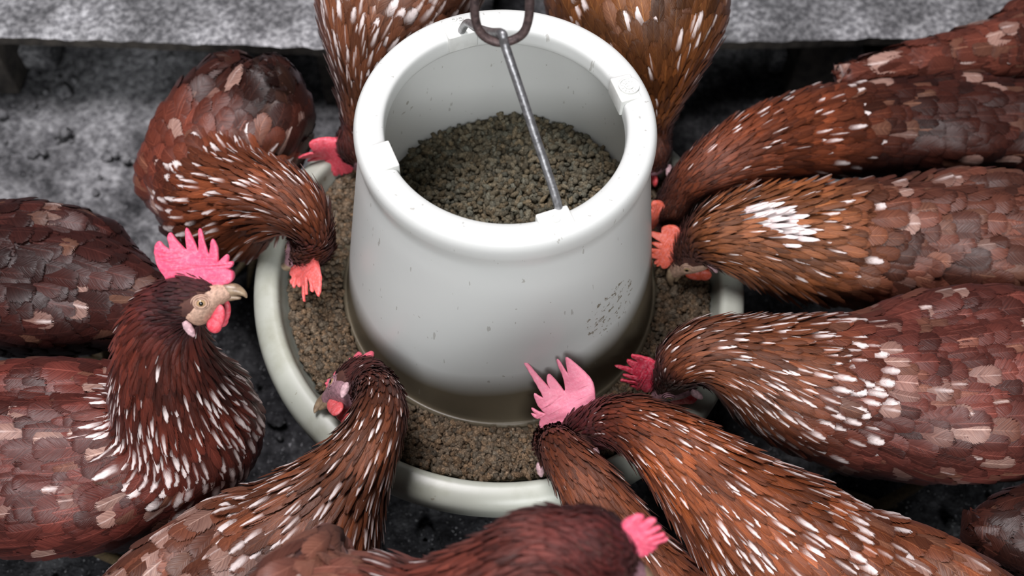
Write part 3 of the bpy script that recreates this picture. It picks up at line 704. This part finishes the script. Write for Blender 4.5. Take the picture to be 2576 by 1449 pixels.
RED = (.78, .09, .14); PINK = (.78, .17, .25); ORANGE = (.70, .13, .07); CRIM = (.60, .03, .07)
HS = []
HENS = dict(
A=lambda: hen('hen standing alert at the left with head raised and tall pink comb',
    [(-520, 1060, .27, 90, 0), (-280, 1110, .225, 200, .7), (40, 1165, .205, 228, 1), (330, 1145, .205, 222, 1.5), (465, 1080, .235, 185, 2.0), (425, 965, .30, 140, 2.5), (405, 850, .35, 108, 3), (435, 775, .38, 82, 3.5), (478, 752, .395, 62, 4)],
    (.96, .02, .12), (-.02, .93, .30), comb=(.051, .030, 6, .0, (.80, .10, .20)), face='skin_tan', neck=(.20, .055, .035), head=(.12, .028, .03), body=(.19, .058, .045), white=.85, wup=.08, tan=.10, seed=11, hs=.92),
B=lambda: hen('hen at the lower left bending its white-flecked neck into the pan, face turned left',
    [(150, 2050, .27, 90, 0), (330, 1800, .22, 240, .7), (560, 1600, .215, 270, 1.2), (730, 1410, .225, 210, 2), (835, 1260, .255, 132, 2.5), (918, 1130, .285, 86, 3), (955, 1030, .285, 72, 3.4), (940, 972, .265, 62, 3.8), (905, 965, .25, 56, 4)],
    (-.80, -.52, -.20), (-.25, .55, -.80), comb=(.046, .020, 5, .3, (.78, .14, .20)), neck=(.28, .11, .05), body=(.24, .10, .06), head=(.16, .05, .04), white=.65, wbody=.35, tan=.2, seed=12, hs=1.08),
C=lambda: hen('out-of-focus hen in the foreground at the bottom with comb pointing right',
    [(520, 2300, .33, 90, 0), (640, 2080, .33, 300, .8), (830, 1765, .335, 345, 1.25), (1080, 1640, .36, 220, 2.3), (1260, 1470, .42, 132, 3), (1370, 1395, .445, 126, 3.5), (1485, 1385, .45, 104, 4)],
    (.62, -.60, -.50), (.80, .45, .20), comb=(.027, .017, 5, .2, (.80, .10, .18)), neck=(.26, .085, .06), head=(.17, .045, .04), body=(.34, .16, .12), white=.3, wup=0, wbody=.2, tan=.4, seed=13, hs=1.2, wingb=.6),
D=lambda: hen('hen at bottom middle showing only its light brown neck, head down in the pan',
    [(2060, 2200, .28, 90, 0), (1940, 2000, .22, 200, .7), (1800, 1800, .205, 205, 1.3), (1680, 1560, .215, 150, 2.0), (1580, 1390, .24, 104, 2.5), (1490, 1240, .265, 82, 3), (1420, 1145, .268, 66, 3.5), (1400, 1115, .255, 56, 3.8), (1398, 1118, .240, 50, 4)],
    (.05, -.12, -.98), (-.15, .95, -.15), comb=(.030, .007, 5, .1, PINK), neck=(.32, .12, .055), head=(.22, .07, .04), white=.12, seed=14),
E=lambda: hen('hen at the lower right with long golden-brown neck and upright pale pink comb',
    [(2750, 2060, .3, 110, 0), (2530, 1850, .225, 250, .7), (2290, 1670, .215, 280, 1.2), (2040, 1445, .23, 225, 2), (1855, 1280, .26, 155, 2.5), (1700, 1138, .288, 106, 3), (1595, 1070, .288, 82, 3.5), (1525, 1062, .272, 68, 3.8), (1485, 1075, .258, 58, 4)],
    (-.84, -.45, -.25), (-.42, .88, .12), comb=(.054, .039, 5, .0, (.80, .26, .36)), neck=(.36, .12, .04), body=(.31, .12, .06), head=(.14, .03, .03), white=.6, wbody=.1, tan=.25, seed=15),
F=lambda: hen('large chestnut hen on the right with crimson comb, head low over the pan rim',
    [(3080, 870, .3, 110, 0), (2820, 940, .23, 200, .7), (2520, 975, .215, 228, 1), (2230, 990, .215, 215, 1.5), (2020, 960, .235, 172, 2.1), (1890, 915, .26, 120, 2.6), (1785, 885, .28, 88, 3), (1722, 905, .272, 76, 3.5), (1700, 940, .252, 60, 4)],
    (-.25, -.72, -.6), (-.93, .25, .15), comb=(.034, .026, 5, .0, CRIM), neck=(.28, .11, .05), body=(.23, .08, .062), head=(.14, .05, .035), white=.7, wbody=.12, tan=.18, seed=16),
G=lambda: hen('hen on the right with ruffled neck feathers and a white bare patch on its nape',
    [(3000, 650, .3, 90, 0), (2760, 620, .23, 145, .7), (2480, 622, .215, 165, 1), (2220, 615, .215, 160, 1.6), (2030, 605, .235, 138, 2.2), (1910, 592, .255, 112, 2.7), (1815, 592, .265, 88, 3.2), (1768, 608, .252, 68, 3.8), (1748, 625, .242, 56, 4)],
    (-.35, -.75, -.55), (-.92, .3, .1), comb=(.042, .022, 5, .0, ORANGE), face='skin_tan', neck=(.42, .18, .075), body=(.22, .095, .065), head=(.17, .07, .04), white=.25, wbody=.05, tan=.15, seed=17, patch=[(1850, 550, .28, .008), (1880, 562, .28, .009), (1910, 573, .28, .009), (1935, 584, .28, .008)], ruffle=1.9),
H=lambda: hen('dark chestnut hen at the upper right stretching its neck down behind the tube',
    [(2900, 350, .3, 90, 0), (2660, 330, .225, 122, .7), (2420, 325, .21, 128, 1.1), (2190, 322, .215, 124, 1.7), (2030, 336, .235, 112, 2.2), (1895, 372, .262, 92, 2.7), (1790, 422, .27, 74, 3.2), (1722, 475, .255, 60, 3.8), (1700, 515, .24, 52, 4)],
    (-.25, -.6, -.75), (-.85, -.45, .1), comb=(.036, .018, 5, .0, ORANGE), neck=(.30, .10, .045), body=(.09, .03, .02), head=(.14, .05, .028), white=.16, wbody=.02, tan=.08, seed=18),
I=lambda: hen('golden-brown hen behind the feeder on the right, standing on the pallet',
    [(1500, -600, .40, 80, 0), (1540, -400, .385, 190, .8), (1580, -180, .36, 225, 1.3), (1604, -20, .345, 236, 1.9), (1622, 90, .33, 172, 2.3), (1640, 200, .30, 104, 2.8), (1648, 290, .27, 56, 3.3), (1648, 350, .25, 45, 3.8), (1640, 385, .24, 42, 4)],
    (-.1, -.5, -.85), (0, .85, -.5), comb=(.036, .018, 5, .0, RED), neck=(.28, .115, .035), body=(.31, .15, .06), head=(.15, .055, .03), white=.22, wbody=.2, tan=.15, seed=19, ground_z=.125),
J=lambda: hen('hen behind the feeder on the left with streaked neck and red comb beside the tube',
    [(1150, -600, .40, 80, 0), (1110, -400, .385, 180, .8), (1050, -180, .36, 205, 1.3), (1000, -30, .345, 208, 1.9), (955, 80, .33, 142, 2.3), (930, 190, .30, 92, 2.8), (912, 285, .27, 60, 3.3), (902, 335, .25, 46, 3.8), (898, 362, .24, 42, 4)],
    (.15, -.6, -.8), (-.97, -.1, .15), comb=(.048, .032, 5, .0, (.80, .09, .13)), neck=(.28, .125, .065), body=(.24, .11, .06), head=(.16, .05, .04), white=.9, wbody=.5, tan=.2, seed=20, ground_z=.125),
K=lambda: hen('hen at the top right corner behind the dark one, only its back showing',
    [(2130, 188, .25, 20, 0), (2290, 155, .25, 46, .5), (2470, 130, .245, 75, .9), (2720, 80, .235, 120, 1.3), (2950, 40, .25, 120, 1.9), (3060, 10, .30, 75, 2.6), (3090, -30, .35, 48, 3.2), (3100, -40, .38, 42, 4)],
    (1, .1, 0), (0, .9, .4), body=(.22, .08, .055), tan=.1, wbody=.1, seed=21),
L=lambda: hen('hen on the left curling its neck down into the pan, dark rump behind',
    [(668, 235, .26, 92, .55), (650, 290, .235, 128, .8), (585, 378, .215, 166, 1.0), (545, 455, .21, 172, 1.5), (580, 508, .235, 140, 2.1), (660, 500, .275, 102, 2.6), (742, 520, .295, 80, 3.1), (782, 575, .28, 60, 3.6), (782, 615, .255, 50, 4)],
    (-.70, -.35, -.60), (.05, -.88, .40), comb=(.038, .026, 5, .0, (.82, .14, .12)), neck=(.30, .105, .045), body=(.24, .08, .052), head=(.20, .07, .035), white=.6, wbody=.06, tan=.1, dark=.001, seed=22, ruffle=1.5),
M=lambda: hen('dark brown hen at the left edge behind the alert hen',
    [(400, 745, .25, 45, .1), (310, 740, .235, 105, .6), (165, 722, .215, 172, 1), (-60, 705, .215, 178, 1.5), (-260, 690, .25, 125, 2.2), (-350, 640, .3, 80, 3), (-390, 620, .34, 48, 3.6), (-410, 620, .36, 44, 4)],
    (-1, .1, 0), (0, .9, .4), body=(.09, .03, .024), tan=.06, seed=23, wbody=.03),
N=lambda: hen('hen at the right edge of the picture below the large chestnut one, mostly in shadow',
    [(2500, 1340, .22, 60, 0), (2570, 1345, .215, 110, .6), (2700, 1360, .205, 155, 1), (2900, 1370, .205, 165, 1.5), (3060, 1330, .25, 110, 2.3), (3110, 1270, .3, 70, 3), (3130, 1250, .35, 48, 3.6), (3150, 1250, .37, 44, 4)],
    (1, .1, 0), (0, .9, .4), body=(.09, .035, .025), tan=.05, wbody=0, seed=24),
)
import time as _t
_t0 = _t.time()
for kx, fn in HENS.items(): fn()
print('hens built in', _t.time()-_t0)
for i in range(len(HS)):
    for j in range(i+1, len(HS)):
        d = np.linalg.norm(HS[i][1][:, None]-HS[j][1][None], axis=2)-HS[i][2][:, None]-HS[j][2][None]
        if d.min() < -.004: k = np.unravel_index(d.argmin(), d.shape); print('PEN', HS[i][0], HS[j][0], round(float(d.min()), 3), k)
    sp, sr = HS[i][1:]; rr = np.hypot(sp[:, 0], sp[:, 1]); dz = np.hypot(rr-.2, sp[:, 2]-.215)-sr; dt = rr-np.interp(sp[:, 2], [.19, .42], [.136, .105])-sr
    m_ = sp[:, 2] < .42
    if dz.min() < -.004 or dt[m_].min() < -.003: print('FEED', HS[i][0], 'pan', round(float(dz.min()), 3), int(dz.argmin()), 'tube', round(float(dt[m_].min()), 3))
for o in bpy.data.objects:
    if '_o' in o.keys(): del o['_o']
